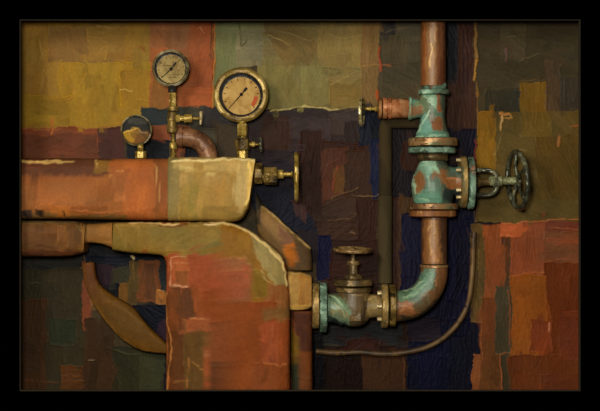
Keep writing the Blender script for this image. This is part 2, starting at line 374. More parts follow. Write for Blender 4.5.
# ------------------------------------------------------------------ the painted wall
WP = [  # outline, pigment, brush direction
 ((-20,-15,620,425),(60,48,32)),
 # upper left ochres
 ((-20,-15,152,130),(134,99,36),90), ((48,26,116,62),(114,84,42),60), ((20,15,48,128),(126,92,36),90),
 ((60,62,152,129),(140,106,30),90), ((88,18,125,60),(128,94,40),0), ((20,96,70,129),(130,97,27),0), ((120,70,152,110),(142,103,28),80),
 # rust field behind the small gauge
 ((150,-15,192,60),(134,84,50),90), ((150,48,192,110),(138,78,42),90), ((190,-15,213,110),(142,74,40),90), ((182,88,212,108),(148,76,40),0),
 ((152,60,168,110),(120,78,34),90),
 # green and olive field
 ((214,-15,238,110),(102,102,66),90), ((236,-15,270,64),(106,102,66),20), ((236,30,282,66),(112,102,74),0), ((262,-15,385,110),(112,96,56),0),
 ([(262,22),(300,22),(322,50),(300,76),(285,66),(266,36)],(104,84,46),45), ((258,66,330,106),(114,102,58),90), ((318,-15,380,66),(122,102,58),90),
 ((328,76,378,108),(116,94,48),0), ([(324,80),(352,68),(366,72),(350,86)],(122,102,58),160), ((362,20,381,108),(112,86,50),90),
 # dark band right of it
 ((379,-15,424,100),(72,63,45),90), ((380,18,396,40),(50,46,48),90), ((396,22,422,40),(84,74,56),0), ((383,60,420,98),(66,57,40),30), ((380,36,402,62),(66,58,42),90),
 ((446,-15,460,150),(38,38,48),90), ((458,-15,475,160),(60,37,28),90), ((462,30,470,140),(52,32,30),90),
 ((478,-15,640,114),(62,53,37),10), ((484,90,520,113),(50,46,36),90), ((500,-15,525,60),(70,60,42),30), ((520,82,546,113),(106,76,24),90),
 ((546,60,560,130),(72,56,40),90),((560,78,640,126),(60,52,44),90),
 ((477,112,500,172),(120,84,22),90), ((496,112,640,172),(86,68,33),20), ((522,112,552,136),(96,74,30),90),
 ((477,170,640,224),(84,68,34),20), ((536,136,640,200),(82,62,26),60),
 # maroon ledge and the dark patches behind the gauges
 ((-20,128,100,160),(94,50,32),0), ((-20,128,100,134),(112,58,34),0), ((98,128,126,160),(68,38,32),90),
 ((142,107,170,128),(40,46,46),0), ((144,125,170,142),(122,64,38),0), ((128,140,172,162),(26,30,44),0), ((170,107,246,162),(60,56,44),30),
 ((176,126,190,160),(118,64,40),90), ((186,140,200,162),(26,28,48),90), ((204,108,250,128),(44,40,42),0), ((216,124,238,162),(54,44,32),90),  # wide dark patch under the large gauge is its painted drop shadow
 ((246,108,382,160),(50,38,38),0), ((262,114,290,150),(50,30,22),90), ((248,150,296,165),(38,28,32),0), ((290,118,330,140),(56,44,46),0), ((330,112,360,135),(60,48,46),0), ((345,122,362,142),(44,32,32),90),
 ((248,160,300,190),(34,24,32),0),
 # dark browns in the middle
 ((298,142,380,212),(52,28,20),90), ((300,130,322,250),(46,24,18),90), ([(322,150),(350,146),(350,190),(322,204)],(74,40,27),80), ([(334,168),(350,164),(350,190),(336,194)],(88,56,26),80),
 ([(318,208),(350,190),(378,192),(378,245),(320,245)],(58,38,28),160), ((345,150,372,196),(54,34,24),90), ((356,196,378,250),(48,26,18),90), ((316,222,358,250),(56,34,24),170),
 ((320,240,380,300),(46,24,18),0),
 # blues
 ((360,112,380,145),(28,34,62),90), ((371,140,379,198),(28,36,84),90), ([(248,186),(296,184),(300,206),(316,222),(320,262),(300,262),(250,204)],(24,28,54),120),
 ([(292,200),(306,206),(306,226),(296,216)],(58,36,34),110),
 ((316,236,331,280),(16,18,78),90), ((296,232,318,262),(34,24,32),90),
 # behind the grey pipe and the riser
 ((380,106,424,130),(60,60,58),0), ((388,112,424,124),(36,42,62),0), ((390,126,424,200),(26,20,26),90), ((402,140,424,170),(48,26,18),90),
 ((390,196,424,300),(62,42,24),90), ((390,196,398,300),(54,32,24),90), ((404,232,418,290),(68,44,22),90),
 ((446,85,476,148),(62,38,28),90), ((446,128,476,228),(26,24,46),90), ((446,150,462,165),(40,26,26),0),
 ((400,212,475,420),(24,24,62),90), ((446,218,472,300),(22,22,70),90), ((456,232,470,290),(20,20,52),90),
 ((406,320,472,420),(14,16,56),90), ((418,345,440,420),(16,18,66),90), ((448,335,470,420),(18,20,46),90), ((392,318,440,340),(30,22,34),0),
 # bottom centre
 ((308,296,408,420),(40,22,16),90), ((322,322,402,346),(34,34,36),0), ((320,352,364,420),(26,12,9),90), ((362,357,405,420),(58,34,20),90), ((346,340,380,352),(50,24,20),0),
 ((312,330,324,420),(12,9,16),90),
 # right lower rusts
 ((470,224,485,312),(82,62,32),90), ((470,290,481,324),(86,64,32),90), ((470,323,482,358),(22,22,46),90), ((472,355,484,420),(122,68,36),90),
 ((484,222,512,300),(120,62,31),90), ((500,224,514,246),(78,44,30),0), ((504,236,513,300),(76,46,28),90), ((480,298,500,420),(98,52,26),90),
 ([(483,340),(500,340),(502,420),(478,420)],(92,54,26),90),
 ((510,222,640,300),(124,64,38),90), ((545,222,640,262),(106,60,36),0), ((545,222,640,232),(104,52,36),0), ((548,238,640,244),(124,62,36),0), ((545,262,640,420),(92,42,18),90), ((509,275,547,420),(128,68,22),90), ((508,355,640,420),(90,44,20),90),
 ((560,310,640,360),(96,44,24),0), ((530,320,552,352),(114,52,26),90), ((540,375,640,420),(86,42,22),0), ((500,222,521,236),(158,80,44),0),
 ((495,286,511,356),(66,55,38),90),
 # lower left darks
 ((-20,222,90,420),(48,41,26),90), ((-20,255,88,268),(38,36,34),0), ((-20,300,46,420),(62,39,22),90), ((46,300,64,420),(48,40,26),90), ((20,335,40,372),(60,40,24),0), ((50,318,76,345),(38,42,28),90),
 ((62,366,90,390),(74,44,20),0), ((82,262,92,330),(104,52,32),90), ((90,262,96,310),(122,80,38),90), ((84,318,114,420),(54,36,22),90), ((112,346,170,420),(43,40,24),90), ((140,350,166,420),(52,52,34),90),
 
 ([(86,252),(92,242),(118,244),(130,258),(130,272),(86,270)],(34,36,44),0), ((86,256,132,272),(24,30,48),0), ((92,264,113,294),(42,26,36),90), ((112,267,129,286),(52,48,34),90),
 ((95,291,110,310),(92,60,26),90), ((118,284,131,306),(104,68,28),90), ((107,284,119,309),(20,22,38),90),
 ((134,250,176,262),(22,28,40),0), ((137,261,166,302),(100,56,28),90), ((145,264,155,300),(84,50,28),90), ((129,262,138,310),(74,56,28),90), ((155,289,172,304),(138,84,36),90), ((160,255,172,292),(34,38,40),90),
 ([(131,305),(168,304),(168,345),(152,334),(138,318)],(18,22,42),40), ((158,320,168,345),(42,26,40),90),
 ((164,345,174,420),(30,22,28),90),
]
WR = [  # loaded-brush lines: points, pigment, half width, height
 ([(214,18),(215,60),(213,108)],(166,100,44),1.0,1.2), ([(211,18),(211,60)],(70,50,30),.8,.2), ([(237,22),(240,44)],(70,66,40),.6,.8), ([(246,40),(240,46)],(60,56,30),.5,.8),
 ([(270,110),(300,107),(340,109)],(176,158,104),.8,1.5), ([(340,109),(362,108)],(130,112,70),.7,1),
 ([(476,18),(477,60)],(122,90,48),1.2,1.0), ([(476,60),(475,80)],(156,112,50),1.4,1.2), ([(477,82),(478,130)],(122,84,40),.8,1), ([(475,140),(476,170)],(120,36,24),.7,.8), ([(474,170),(475,222)],(120,84,50),.6,.8),
 ([(362,65),(380,65)],(166,120,64),.5,1.3), ([(381,46),(380,56),(382,70)],(150,66,38),1.1,1), ([(382,65),(392,65)],(120,74,46),1.0,.5), ([(379,90),(379,100)],(150,70,36),1.2,.6),
 ([(326,33),(346,38),(364,34)],(146,124,76),.5,1.2), ([(385,33),(405,28)],(106,92,66),.5,1.0), ([(352,75),(330,84)],(146,124,74),.5,1.1), ([(328,55),(345,52)],(140,120,74),.5,1.0),
 ([(268,36),(290,44)],(140,118,74),.5,1.1), ([(280,32),(310,40),(322,38)],(134,114,70),.4,1.0),
 ([(39,40),(42,52),(41,58)],(150,116,56),.6,1.4), ([(60,62),(75,96),(66,100)],(160,112,44),.5,1.2), ([(75,95),(86,72)],(166,120,44),.5,1.3), ([(50,100),(72,96)],(160,112,36),.5,1.2), ([(53,62),(62,60)],(150,116,50),.5,1.2),
 ([(97,26),(112,29)],(160,124,66),.5,1.4), ([(120,88),(132,90)],(190,160,90),.6,1.4), ([(136,98),(150,100)],(166,124,50),.5,1.2), ([(140,46),(147,52)],(120,60,40),.8,1.2), ([(100,50),(108,46),(106,60)],(160,120,56),.5,1.3),
 ([(198,26),(204,32)],(176,120,84),.8,1.4),
 ([(499,114),(508,114)],(160,104,56),1.2,1), ([(508,114),(511,118),(502,118)],(150,110,60),1.0,.8), ([(501,116),(501,130)],(176,136,84),.9,1.2), ([(502,132),(498,150),(494,156)],(130,110,66),.4,.8), ([(494,155),(496,156)],(160,140,90),.6,.8),
 ([(520,150),(527,150)],(130,114,74),.5,.9), ([(560,136),(559,146)],(140,90,46),1.6,.6), ([(571,127),(600,127)],(136,78,42),.7,.8), ([(520,80),(545,80)],(90,70,40),.5,.6), ([(506,50),(506,62)],(92,64,62),1.4,.7), ([(520,60),(540,53)],(96,80,56),.5,.9), ([(505,38),(530,34)],(90,78,54),.5,.9),
 ([(20,129),(60,130)],(150,88,50),.5,1), ([(52,120),(52,133)],(160,90,46),1.0,1.2), ([(20,128),(60,127),(98,128),(122,127)],(136,92,44),.6,1.1), ([(98,136),(99,150)],(130,70,44),.5,1),
 ([(332,200),(350,190),(358,186)],(98,72,50),.6,1), ([(352,195),(372,195),(379,193)],(120,98,66),.5,1.2), ([(328,222),(352,219)],(96,66,44),.4,1), ([(350,233),(356,234)],(120,86,56),.5,1), ([(352,213),(356,214)],(120,90,60),.5,1), ([(334,190),(336,172),(339,166)],(130,58,36),.6,.8),
 ([(326,165),(340,158)],(90,60,44),.4,1), ([(290,146),(304,146)],(60,52,56),.6,.8), ([(290,151),(304,150)],(54,48,58),.6,.8), ([(262,120),(300,118)],(74,56,52),.4,.9), ([(246,186),(250,200)],(46,44,40),1.2,.4),
 ([(296,232),(310,248)],(60,44,36),.6,.6),
 ([(513,240),(511,272)],(150,72,38),.5,1.2), ([(512,276),(545,272)],(160,86,44),.5,1.1), ([(507,234),(512,236)],(190,104,66),.6,1.4), ([(486,223),(530,222),(580,219)],(170,96,58),.6,1.2), ([(470,222),(500,222)],(20,16,22),1.0,.3),
 ([(548,228),(600,232)],(150,84,52),.5,1.1), ([(545,262),(562,258),(600,264)],(140,74,44),.4,1), ([(550,322),(550,330)],(190,120,90),.5,1.4), ([(508,290),(510,345)],(140,70,34),.5,1), ([(496,355),(512,352)],(140,80,42),.5,1), ([(500,356),(502,420)],(150,80,40),.5,1), ([(482,318),(482,360)],(150,84,48),.4,1), ([(474,322),(480,322)],(130,84,44),.6,1),
 ([(478,250),(478,270)],(150,124,66),.4,.8),
 ([(30,282),(40,283)],(80,74,46),.4,.9), ([(88,361),(94,361)],(110,98,66),.5,1), ([(64,374),(80,375)],(100,58,26),.6,.8), ([(64,380),(84,380)],(92,54,24),.6,.8), ([(18,378),(60,382)],(80,46,24),.6,.6), ([(90,262),(98,310)],(140,92,44),.5,1),
 ([(131,256),(133,260)],(226,200,150),.9,1.5), ([(132,262),(134,280)],(120,90,46),.5,1), ([(140,252),(172,252)],(160,120,60),.5,1), ([(156,290),(164,291)],(186,124,62),.5,1.2), ([(80,268),(86,272)],(120,96,60),.4,1), ([(86,268),(84,250)],(120,84,44),.5,1),
 ([(160,353),(164,353)],(150,130,96),.5,1), ([(106,347),(130,354),(150,352)],(58,56,34),.6,.8),
 ([(325,345),(340,345)],(50,44,38),1,.6), ([(366,356),(402,357)],(78,50,32),.6,.8), ([(404,358),(405,400)],(84,54,32),.6,.8),
 ([(456,30),(457,80)],(50,48,56),.5,.8), ([(446,30),(446,70)],(96,76,60),.4,.8), ([(466,30),(466,70)],(76,48,34),.5,.8), ([(471,24),(471,60)],(50,34,38),.5,.8),
]
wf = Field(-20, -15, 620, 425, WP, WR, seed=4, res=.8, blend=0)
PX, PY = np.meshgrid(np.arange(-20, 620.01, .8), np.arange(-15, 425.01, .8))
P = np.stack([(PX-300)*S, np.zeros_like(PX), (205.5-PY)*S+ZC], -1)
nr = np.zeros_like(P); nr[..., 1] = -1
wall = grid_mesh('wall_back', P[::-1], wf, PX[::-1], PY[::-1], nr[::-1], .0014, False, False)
wall['kind'] = 'structure'
bk = MB().box((-.66, .004, ZC-.46), (.66, .03, ZC+.46)).build('wall_backing', plain('backing_board', (40,34,28)))
bk['kind'] = 'structure'; bk.name = 'trim_1'

# ------------------------------------------------------------------ black frame round the opening
BLK = plain('matt_black', (0,0,0), 1.0, 0.0)
LIP = plain('worn_lip', (52,46,38), .9, .05)
fr = thing('picture_frame', W(300, 425, -.08), 'wide matt black picture frame enclosing all the pipework and gauges', 'picture frame')
YF, YB = -.143, -.128
def fx(px): return (px-300)*S*k(YF)
def fz(py): return (205.5-py)*S*k(YF)+ZC
ox0, ox1, oz0, oz1 = fx(20), fx(580), fz(390.6), fz(20)
OX, OZ = .78, .60
e = .0015
MB().box((-OX, YF, oz1+e), (OX, YB, ZC+OZ)).build('top_rail', BLK, fr)
MB().box((-OX, YF, ZC-OZ), (OX, YB, oz0-e)).build('bottom_rail', BLK, fr)
MB().box((-OX, YF, oz0-e), (ox0-e, YB, oz1+e)).build('side_rail', BLK, fr)
MB().box((ox1+e, YF, oz0-e), (OX, YB, oz1+e)).build('side_rail', BLK, fr)
for a, b in (((-.68, YB, ZC+.455), (.68, .03, ZC+.47)), ((-.68, YB, ZC-.47), (.68, .03, ZC-.455)), ((-.68, YB, ZC-.455), (-.665, .03, ZC+.455)), ((.665, YB, ZC-.455), (.68, .03, ZC+.455))):
    MB().box(a, b).build('side_panel', BLK, fr)
m = MB(); yl0, yl1 = YF+.004, YB
m.box((ox0-e, yl0, oz1), (ox1+e, yl1, oz1+e)); m.box((ox0-e, yl0, oz0-e), (ox1+e, yl1, oz0)); m.box((ox0-e, yl0, oz0), (ox0, yl1, oz1)); m.box((ox1, yl0, oz0), (ox1+e, yl1, oz1))
m.build('inner_lip', LIP, fr, 'thin grey brown inner edge of the frame')

# ------------------------------------------------------------------ large painted pipes and ducts
# upper horizontal pipe
YA = -.064
fA = Field(-20, 150, 270, 230, [
 ((-20,150,180,230),(144,84,42),0), ((-20,150,112,176),(88,50,31),0), ((-20,150,60,166),(84,46,30),0), ((97,160,128,174),(126,86,36),20), ((112,150,175,176),(150,84,42),90), ((126,150,156,230),(156,86,42),90),
 ((20,175,40,215),(134,80,40),90), ((42,184,100,204),(146,88,46),0), ((60,205,112,216),(134,76,36),0), ((-20,214,130,222),(110,76,38),0), ((54,206,72,216),(150,88,36),0), ((24,210,36,218),(60,44,34),60), ((40,210,48,218),(56,40,28),60),
 ((156,160,172,215),(128,72,36),90),
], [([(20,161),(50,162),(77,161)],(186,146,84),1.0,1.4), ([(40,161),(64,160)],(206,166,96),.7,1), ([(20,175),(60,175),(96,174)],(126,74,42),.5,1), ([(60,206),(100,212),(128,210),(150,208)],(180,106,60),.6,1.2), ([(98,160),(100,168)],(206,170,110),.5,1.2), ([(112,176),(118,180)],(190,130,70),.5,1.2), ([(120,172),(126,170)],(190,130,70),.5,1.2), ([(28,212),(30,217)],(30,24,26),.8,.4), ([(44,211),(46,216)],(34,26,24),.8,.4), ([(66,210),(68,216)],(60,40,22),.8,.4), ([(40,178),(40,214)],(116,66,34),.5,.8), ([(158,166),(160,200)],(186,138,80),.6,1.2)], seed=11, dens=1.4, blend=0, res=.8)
up = thing('horizontal_pipe', W(100, 218, YA), 'thick horizontal orange and ochre pipe carrying the three pressure gauges', 'pipe')
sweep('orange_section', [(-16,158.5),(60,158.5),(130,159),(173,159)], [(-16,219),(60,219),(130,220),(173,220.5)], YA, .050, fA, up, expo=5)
fA2 = Field(165, 150, 270, 230, [
 ((165,150,270,230),(152,120,62),90), ((165,158,176,220),(112,96,56),90), ((176,180,200,220),(144,116,56),90), ((200,176,236,222),(154,118,58),90), ((176,158,240,172),(172,142,84),10), ((236,160,252,205),(176,146,90),90), ((248,160,262,210),(206,166,88),100), ((176,176,230,184),(162,130,74),10), ((205,205,240,222),(140,108,52),0),
 ((172,158,182,222),(130,110,64),90)],
 [([(174,163),(200,161.5),(225,160.5),(256,162)],(226,200,138),1.2,1.8), ([(183,168),(205,172)],(206,180,116),.6,1.5), ([(208,174),(222,176)],(206,180,116),.6,1.5), ([(242,190),(254,204)],(190,160,96),.6,1.3), ([(250,164),(254,186),(248,204)],(230,192,110),1.6,1.6), ([(238,164),(242,186)],(200,170,106),.6,1.3), ([(165,164),(166,184)],(130,120,80),.6,.8), ([(236,186),(248,188)],(190,164,110),.5,1.2)], seed=12, dens=1.4, blend=0, res=.8)  # cream top and right edges are highlights painted into the colour
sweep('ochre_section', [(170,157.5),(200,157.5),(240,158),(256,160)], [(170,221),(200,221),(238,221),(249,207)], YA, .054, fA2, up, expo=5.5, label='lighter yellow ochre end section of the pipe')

# lower left brown pipe with its tan neck
fD = Field(-20, 210, 130, 265, [((-20,210,130,265),(98,64,34),90), ((20,232,80,256),(94,58,30),0), ((60,225,72,250),(112,72,34),90), ((70,218,88,258),(92,60,30),90), ((86,210,130,262),(126,86,42),0), ((-20,210,84,224),(88,66,40),0), ((20,250,84,260),(80,46,28),0)],
 [([(20,220),(28,224),(50,223),(78,222),(86,232)],(110,86,50),.6,1.2), ([(84,222),(88,236),(84,254)],(140,96,46),.6,1.2), ([(40,246),(75,249)],(70,40,26),.6,.8), ([(48,256),(76,253)],(120,70,36),.5,1), ([(106,219),(118,220)],(214,184,120),.6,1.3), ([(90,241),(114,243)],(150,106,52),.5,1)], seed=13, dens=1.4)
lp = thing('horizontal_pipe', W(60, 256, YA), 'short dull brown pipe at the left edge under the orange pipe', 'pipe')
sweep('pipe_barrel', [(-16,220.5),(30,220.5),(70,221),(88,224)], [(-16,256.5),(30,256.5),(70,256),(86,252)], YA, .037, fD, lp, expo=4, nring=96)
sweep('pipe_neck', [(84,224),(100,223.5),(113.8,222)], [(84,243),(100,243.5),(113.8,248)], YA, .026, fD, lp, nring=72, expo=4, label='tan neck joining the duct')

# big duct: horizontal ochre pipe turning down into a wide orange leg
fB = Field(105, 212, 330, 425, [
 ((105,212,330,425),(130,64,32),90),
 ((105,212,240,256),(118,92,38),0), ((112,222,140,254),(112,88,36),70), ((150,226,225,250),(120,96,42),0), ((118,218,230,226),(136,108,56),0), ((160,218,190,226),(110,70,34),0), ((205,238,225,254),(112,94,46),0),
 ([(222,224),(240,224),(262,248),(275,275),(272,300),(252,300),(248,268),(224,258)],(124,84,28),90), ([(225,254),(250,262),(252,300),(240,312),(232,300)],(128,76,46),90),
 ([(248,228),(268,240),(284,258),(286,284),(276,284),(262,266)],(138,118,72),60), ([(270,284),(288,282),(288,312),(262,312),(262,300)],(124,76,38),90), ([(254,266),(268,276),(268,296),(254,296)],(110,84,24),90),
 ((226,264,248,296),(144,76,50),90), ((226,258,246,270),(140,84,50),20),
 ((168,254,226,290),(138,66,36),90), ((171,257,192,286),(152,78,42),90), ((166,285,190,425),(90,50,25),90), ((166,290,180,330),(104,55,28),90), ((186,286,196,330),(84,48,27),90), ((176,270,190,284),(126,70,34),90),
 ((196,290,240,345),(124,60,26),90), ((184,318,206,425),(88,60,27),90), ((186,318,208,330),(136,72,40),0),
 ((208,320,240,362),(112,58,30),90), ((208,360,240,425),(88,48,26),0), ((228,325,240,400),(92,50,28),90), ((238,300,276,425),(120,58,22),90), ((262,320,278,362),(136,66,36),90),  # lower leg pigments darkened to paint in the light falling off downwards
 ((250,362,290,425),(118,60,28),90), ((160,320,168,425),(150,84,42),90), ((262,308,290,318),(112,76,40),0),
],
 [([(118,220),(160,219),(190,221),(226,222)],(206,172,110),.7,1.4), ([(118,226),(126,236),(128,246),(124,252)],(146,118,60),.6,1.3), ([(160,222),(190,223)],(160,96,50),.7,1), ([(130,223),(160,223.5),(180,223)],(206,170,110),.6,1.3), ([(206,224.5),(226,222.5)],(230,200,144),1.1,1.5), ([(226,222),(246,230),(252,233),(270,247),(284,262),(287,284)],(214,182,120),1.3,1.7),  # cream line along the shoulder is a painted edge highlight
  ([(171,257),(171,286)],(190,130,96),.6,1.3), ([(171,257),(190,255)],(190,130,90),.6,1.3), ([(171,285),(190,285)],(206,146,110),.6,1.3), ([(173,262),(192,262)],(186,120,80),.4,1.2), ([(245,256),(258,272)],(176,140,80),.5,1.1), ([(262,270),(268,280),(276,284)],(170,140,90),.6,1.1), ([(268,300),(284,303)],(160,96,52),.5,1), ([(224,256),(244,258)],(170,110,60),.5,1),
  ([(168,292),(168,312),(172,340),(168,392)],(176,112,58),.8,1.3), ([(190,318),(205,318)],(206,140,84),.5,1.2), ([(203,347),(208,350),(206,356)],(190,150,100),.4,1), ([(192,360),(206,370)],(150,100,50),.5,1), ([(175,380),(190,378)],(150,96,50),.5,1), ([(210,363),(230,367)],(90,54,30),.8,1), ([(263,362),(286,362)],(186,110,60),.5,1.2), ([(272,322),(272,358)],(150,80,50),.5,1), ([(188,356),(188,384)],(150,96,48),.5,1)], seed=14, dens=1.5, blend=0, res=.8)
du = thing('elbow_duct', W(228, 424, YA), 'large duct turning down from ochre pipe into a wide rust orange leg', 'duct')
sweep('duct_body', [(115,222.5),(150,222.3),(190,222.3),(226,222.8),(252,232),(272,246),(285,262),(289,288),(290,312),(290,360),(290,418)],
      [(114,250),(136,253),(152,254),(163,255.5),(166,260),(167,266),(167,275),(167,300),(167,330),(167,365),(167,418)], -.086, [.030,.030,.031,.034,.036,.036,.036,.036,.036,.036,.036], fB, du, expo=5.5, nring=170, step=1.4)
# cream outlet block and copper collar
fO = Field(280, 262, 325, 335, [((280,262,325,335),(170,130,68),90), ((290,278,300,304),(160,124,66),90), ((300,272,312,310),(150,104,50),90), ((280,304,325,312),(186,146,76),0)], [([(288,272),(300,274),(311,276)],(200,160,90),.8,1.3), ([(288,274),(289,306)],(186,140,76),.6,1.2), ([(292,308),(310,308)],(206,160,86),.8,1.3)], seed=15, dens=2, res=.8)
sweep('outlet_block', [(287.5,271),(296,272),(304,273),(311.5,276)], [(287.5,309),(296,310),(304,309.5),(311.5,307)], YA, .036, fO, du, smooth=False, expo=4.5, nring=64, label='cream ochre outlet block on the duct')

# shroud behind the bend
fC = Field(235, 185, 320, 320, [((235,185,320,320),(100,76,46),60), ([(240,185),(256,185),(266,206),(262,224),(240,224)],(60,52,40),80), ([(262,204),(280,220),(292,236),(294,262),(280,240),(262,222)],(128,98,62),45), ([(278,222),(296,240),(298,262),(288,262)],(118,82,60),60), ([(284,244),(296,246),(296,266),(288,266)],(158,88,24),90), ([(294,236),(312,248),(312,280),(298,280)],(78,58,38),70)],
 [([(262,206),(280,220),(296,235),(311,249)],(186,152,96),.9,1.3)], seed=16, dens=2)  # pale diagonal paints the highlight on the shroud's edge
sh = sweep('curved_shroud', [(256,192),(263,205),(287,226),(311,248),(312,258),(312,270)], [(256,222),(258,232),(266,246),(274,254),(280,262),(284,270)], -.026, .020, fC, smooth=False, expo=4, nring=64, label='x')
tag(sh, 'angular brown metal shroud behind the shoulder of the big duct', 'shroud')

# pedestal right of the duct leg
fP = Field(270, 302, 330, 425, [((270,302,330,425),(100,54,26),90), ([(277,318),(288,320),(297,334),(299,352),(297,362),(277,362)],(96,70,20),80), ([(288,310),(313,312),(313,352),(300,352),(298,334)],(72,38,26),90), ((277,354,298,364),(78,58,22),0), ((287,362,298,425),(40,43,30),90), ((298,350,313,425),(100,54,26),90), ((277,364,288,425),(124,62,28),90)],
 [([(278,350),(286,351)],(150,120,60),.5,1.2), ([(279,320),(280,356)],(124,84,36),.5,1), ([(298,376),(312,378)],(70,36,20),.6,.6), ([(290,322),(297,336),(299,350)],(120,84,30),.5,1)], seed=17, dens=2)
pd = sweep('pedestal', [(290.5,310),(290.5,340),(290.5,380),(290.5,418)], [(312,310),(312.5,340),(312.5,380),(312.5,418)], -.048, .040, fP, smooth=False, expo=5, nring=64)
tag(pd, 'narrow olive and brown painted support under the cream outlet block', 'support')

# curved band bottom left
fE = Field(70, 250, 180, 365, [((70,250,180,365),(90,59,21),45), ((70,250,98,300),(92,54,27),90), ((104,300,150,340),(86,58,22),40)], [([(84,264),(88,290),(101,314),(120,336),(140,349),(160,352)],(124,84,36),.5,1.2), ([(96,270),(106,298),(128,312),(146,326),(164,343)],(120,82,36),.4,1.2)], seed=18, dens=2)  # pale outer line is an edge highlight put into the pigment
be = sweep('pipe_bend', [(83,263),(87,288),(100,314),(120,337),(142,350),(167,353.5)], [(95,262),(99,282),(112,294),(134,308),(148,325),(167,343)], -.030, .016, fE, expo=4, nring=64)
tag(be, 'ochre curved pipe bend sweeping down to the foot of the duct', 'pipe')

# ------------------------------------------------------------------ metals
BRASS = metal('painted_brass', [(58,44,18),(112,88,34),(150,122,52),(196,168,88),(226,204,140)], 130, .35, .34, .45, weights=[.6,1,1.3,1,.5])
BRASSD = metal('dull_brass', [(46,36,22),(92,72,34),(128,102,50),(160,130,70)], 120, .35, .4, .4)
STEEL = metal('dark_steel', [(38,38,32),(62,62,50),(100,100,78),(160,156,124)], 110, .3, .28, .6, weights=[1,1.2,1,.7])
VERD = metal('verdigris', [(122,74,44),(62,70,58),(92,118,100),(122,152,132),(160,188,164)], 95, .12, .45, .7, weights=[.8,.8,1.1,1.2,.7])
VERDC = metal('verdigris_on_copper', [(116,66,34),(140,86,46),(70,76,58),(88,112,92),(116,148,126),(150,178,154)], 85, .12, .45, .7, weights=[.6,.8,.8,1.2,1.1,.7])
COPPER = metal('streaked_copper', [(74,44,26),(112,68,38),(140,90,50),(166,118,72)], 70, .12, .45, .5, stretch=(1,1,.22))
COPPERX = metal('copper_branch', [(104,60,34),(150,86,48),(176,112,70),(200,150,110)], 110, .15, .36, .35)
COPDARK = metal('brown_copper', [(88,56,38),(120,80,52),(148,106,74)], 90, .1, .4, .3)
TANF = metal('tan_flange', [(78,52,32),(128,92,58),(160,122,80),(110,120,90)], 110, .3, .38, .35, stretch=(.35,1,1))
TANFV = metal('tan_flange_upright', [(84,62,34),(134,104,56),(176,144,88),(96,104,80)], 110, .3, .38, .35, stretch=(1,1,.35))
OLIVE = metal('olive_bronze', [(50,40,28),(80,64,40),(108,86,52),(138,110,66)], 90, .25, .42, .35)
GREY = metal('grey_pipe_paint', [(44,37,26),(56,46,31),(70,58,38)], 50, 0, .9, .1, spec=.03, stretch=(1,1,.25))
DIALC = metal('aged_dial', [(150,112,60),(172,136,78),(188,154,96)], 90, 0, .7, .05, spec=.05)
DIALS = metal('grey_dial', [(112,92,56),(142,120,76),(164,144,94)], 130, 0, .7, .05, spec=.05)
INK = plain('dial_ink', (26,20,18), .6, .1)
REDM = plain('red_mark', (170,74,40), .6, .1)
GAUGED = metal('gauge_dark_metal', [(30,28,30),(48,44,44),(66,62,56)], 100, .3, .35, .3)  # dark metal of the gauge case, inner ring and neck
BOLTM = metal('bolt_cream', [(120,104,70),(176,156,112),(206,190,150)], 200, .3, .35, .3)

def paint_obj(o, field, yc, mat=None):
    me = o.data; n = len(me.vertices); co = np.empty(n*3, np.float32); me.vertices.foreach_get('co', co); co = co.reshape(-1, 3)+np.array(root_loc(o))
    q = S*k(yc); c, h = field.sample(co[:, 0]/q+300, 205.5-(co[:, 2]-ZC)/q)
    at = me.color_attributes.new('pigment', 'FLOAT_COLOR', 'POINT'); cc = np.ones((n, 4), np.float32); cc[:, :3] = c; at.data.foreach_set('color', cc.ravel())
    me.materials.clear(); me.materials.append(mat or OILM)
    nr = np.empty(n*3, np.float32); me.vertices.foreach_get('normal', nr)
    me.vertices.foreach_get('co', cc2 := np.empty(n*3, np.float32)); me.vertices.foreach_set('co', cc2+nr*np.repeat(h, 3).astype(np.float32)*.0005); me.update()
def dense(prof, step=1.0):
    out = []
    for (a, r), (b, s) in zip(prof, prof[1:]):
        m_ = max(1, int(math.hypot(b-a, s-r)/step)); out += [(a+(b-a)*i/m_, r+(s-r)*i/m_) for i in range(m_)]
    return out+[prof[-1]]
def U(y): return S*k(y)        # metres per photo pixel at depth y
X, Z, YM = Vector((1,0,0)), Vector((0,0,1)), Vector((0,-1,0))
def lat(mb, px, py, y, axis, prof, **kw):
    """lathe with a profile in photo pixels at depth y"""
    q = U(y); return mb.lathe([(t*q, r*q) for t, r in prof], W(px, py, y), axis, **kw)
def disc(t0, t1, r, b=.8): return [(t0, r-b), (t0+b*.6, r), (t1-b*.6, r), (t1, r-b)]

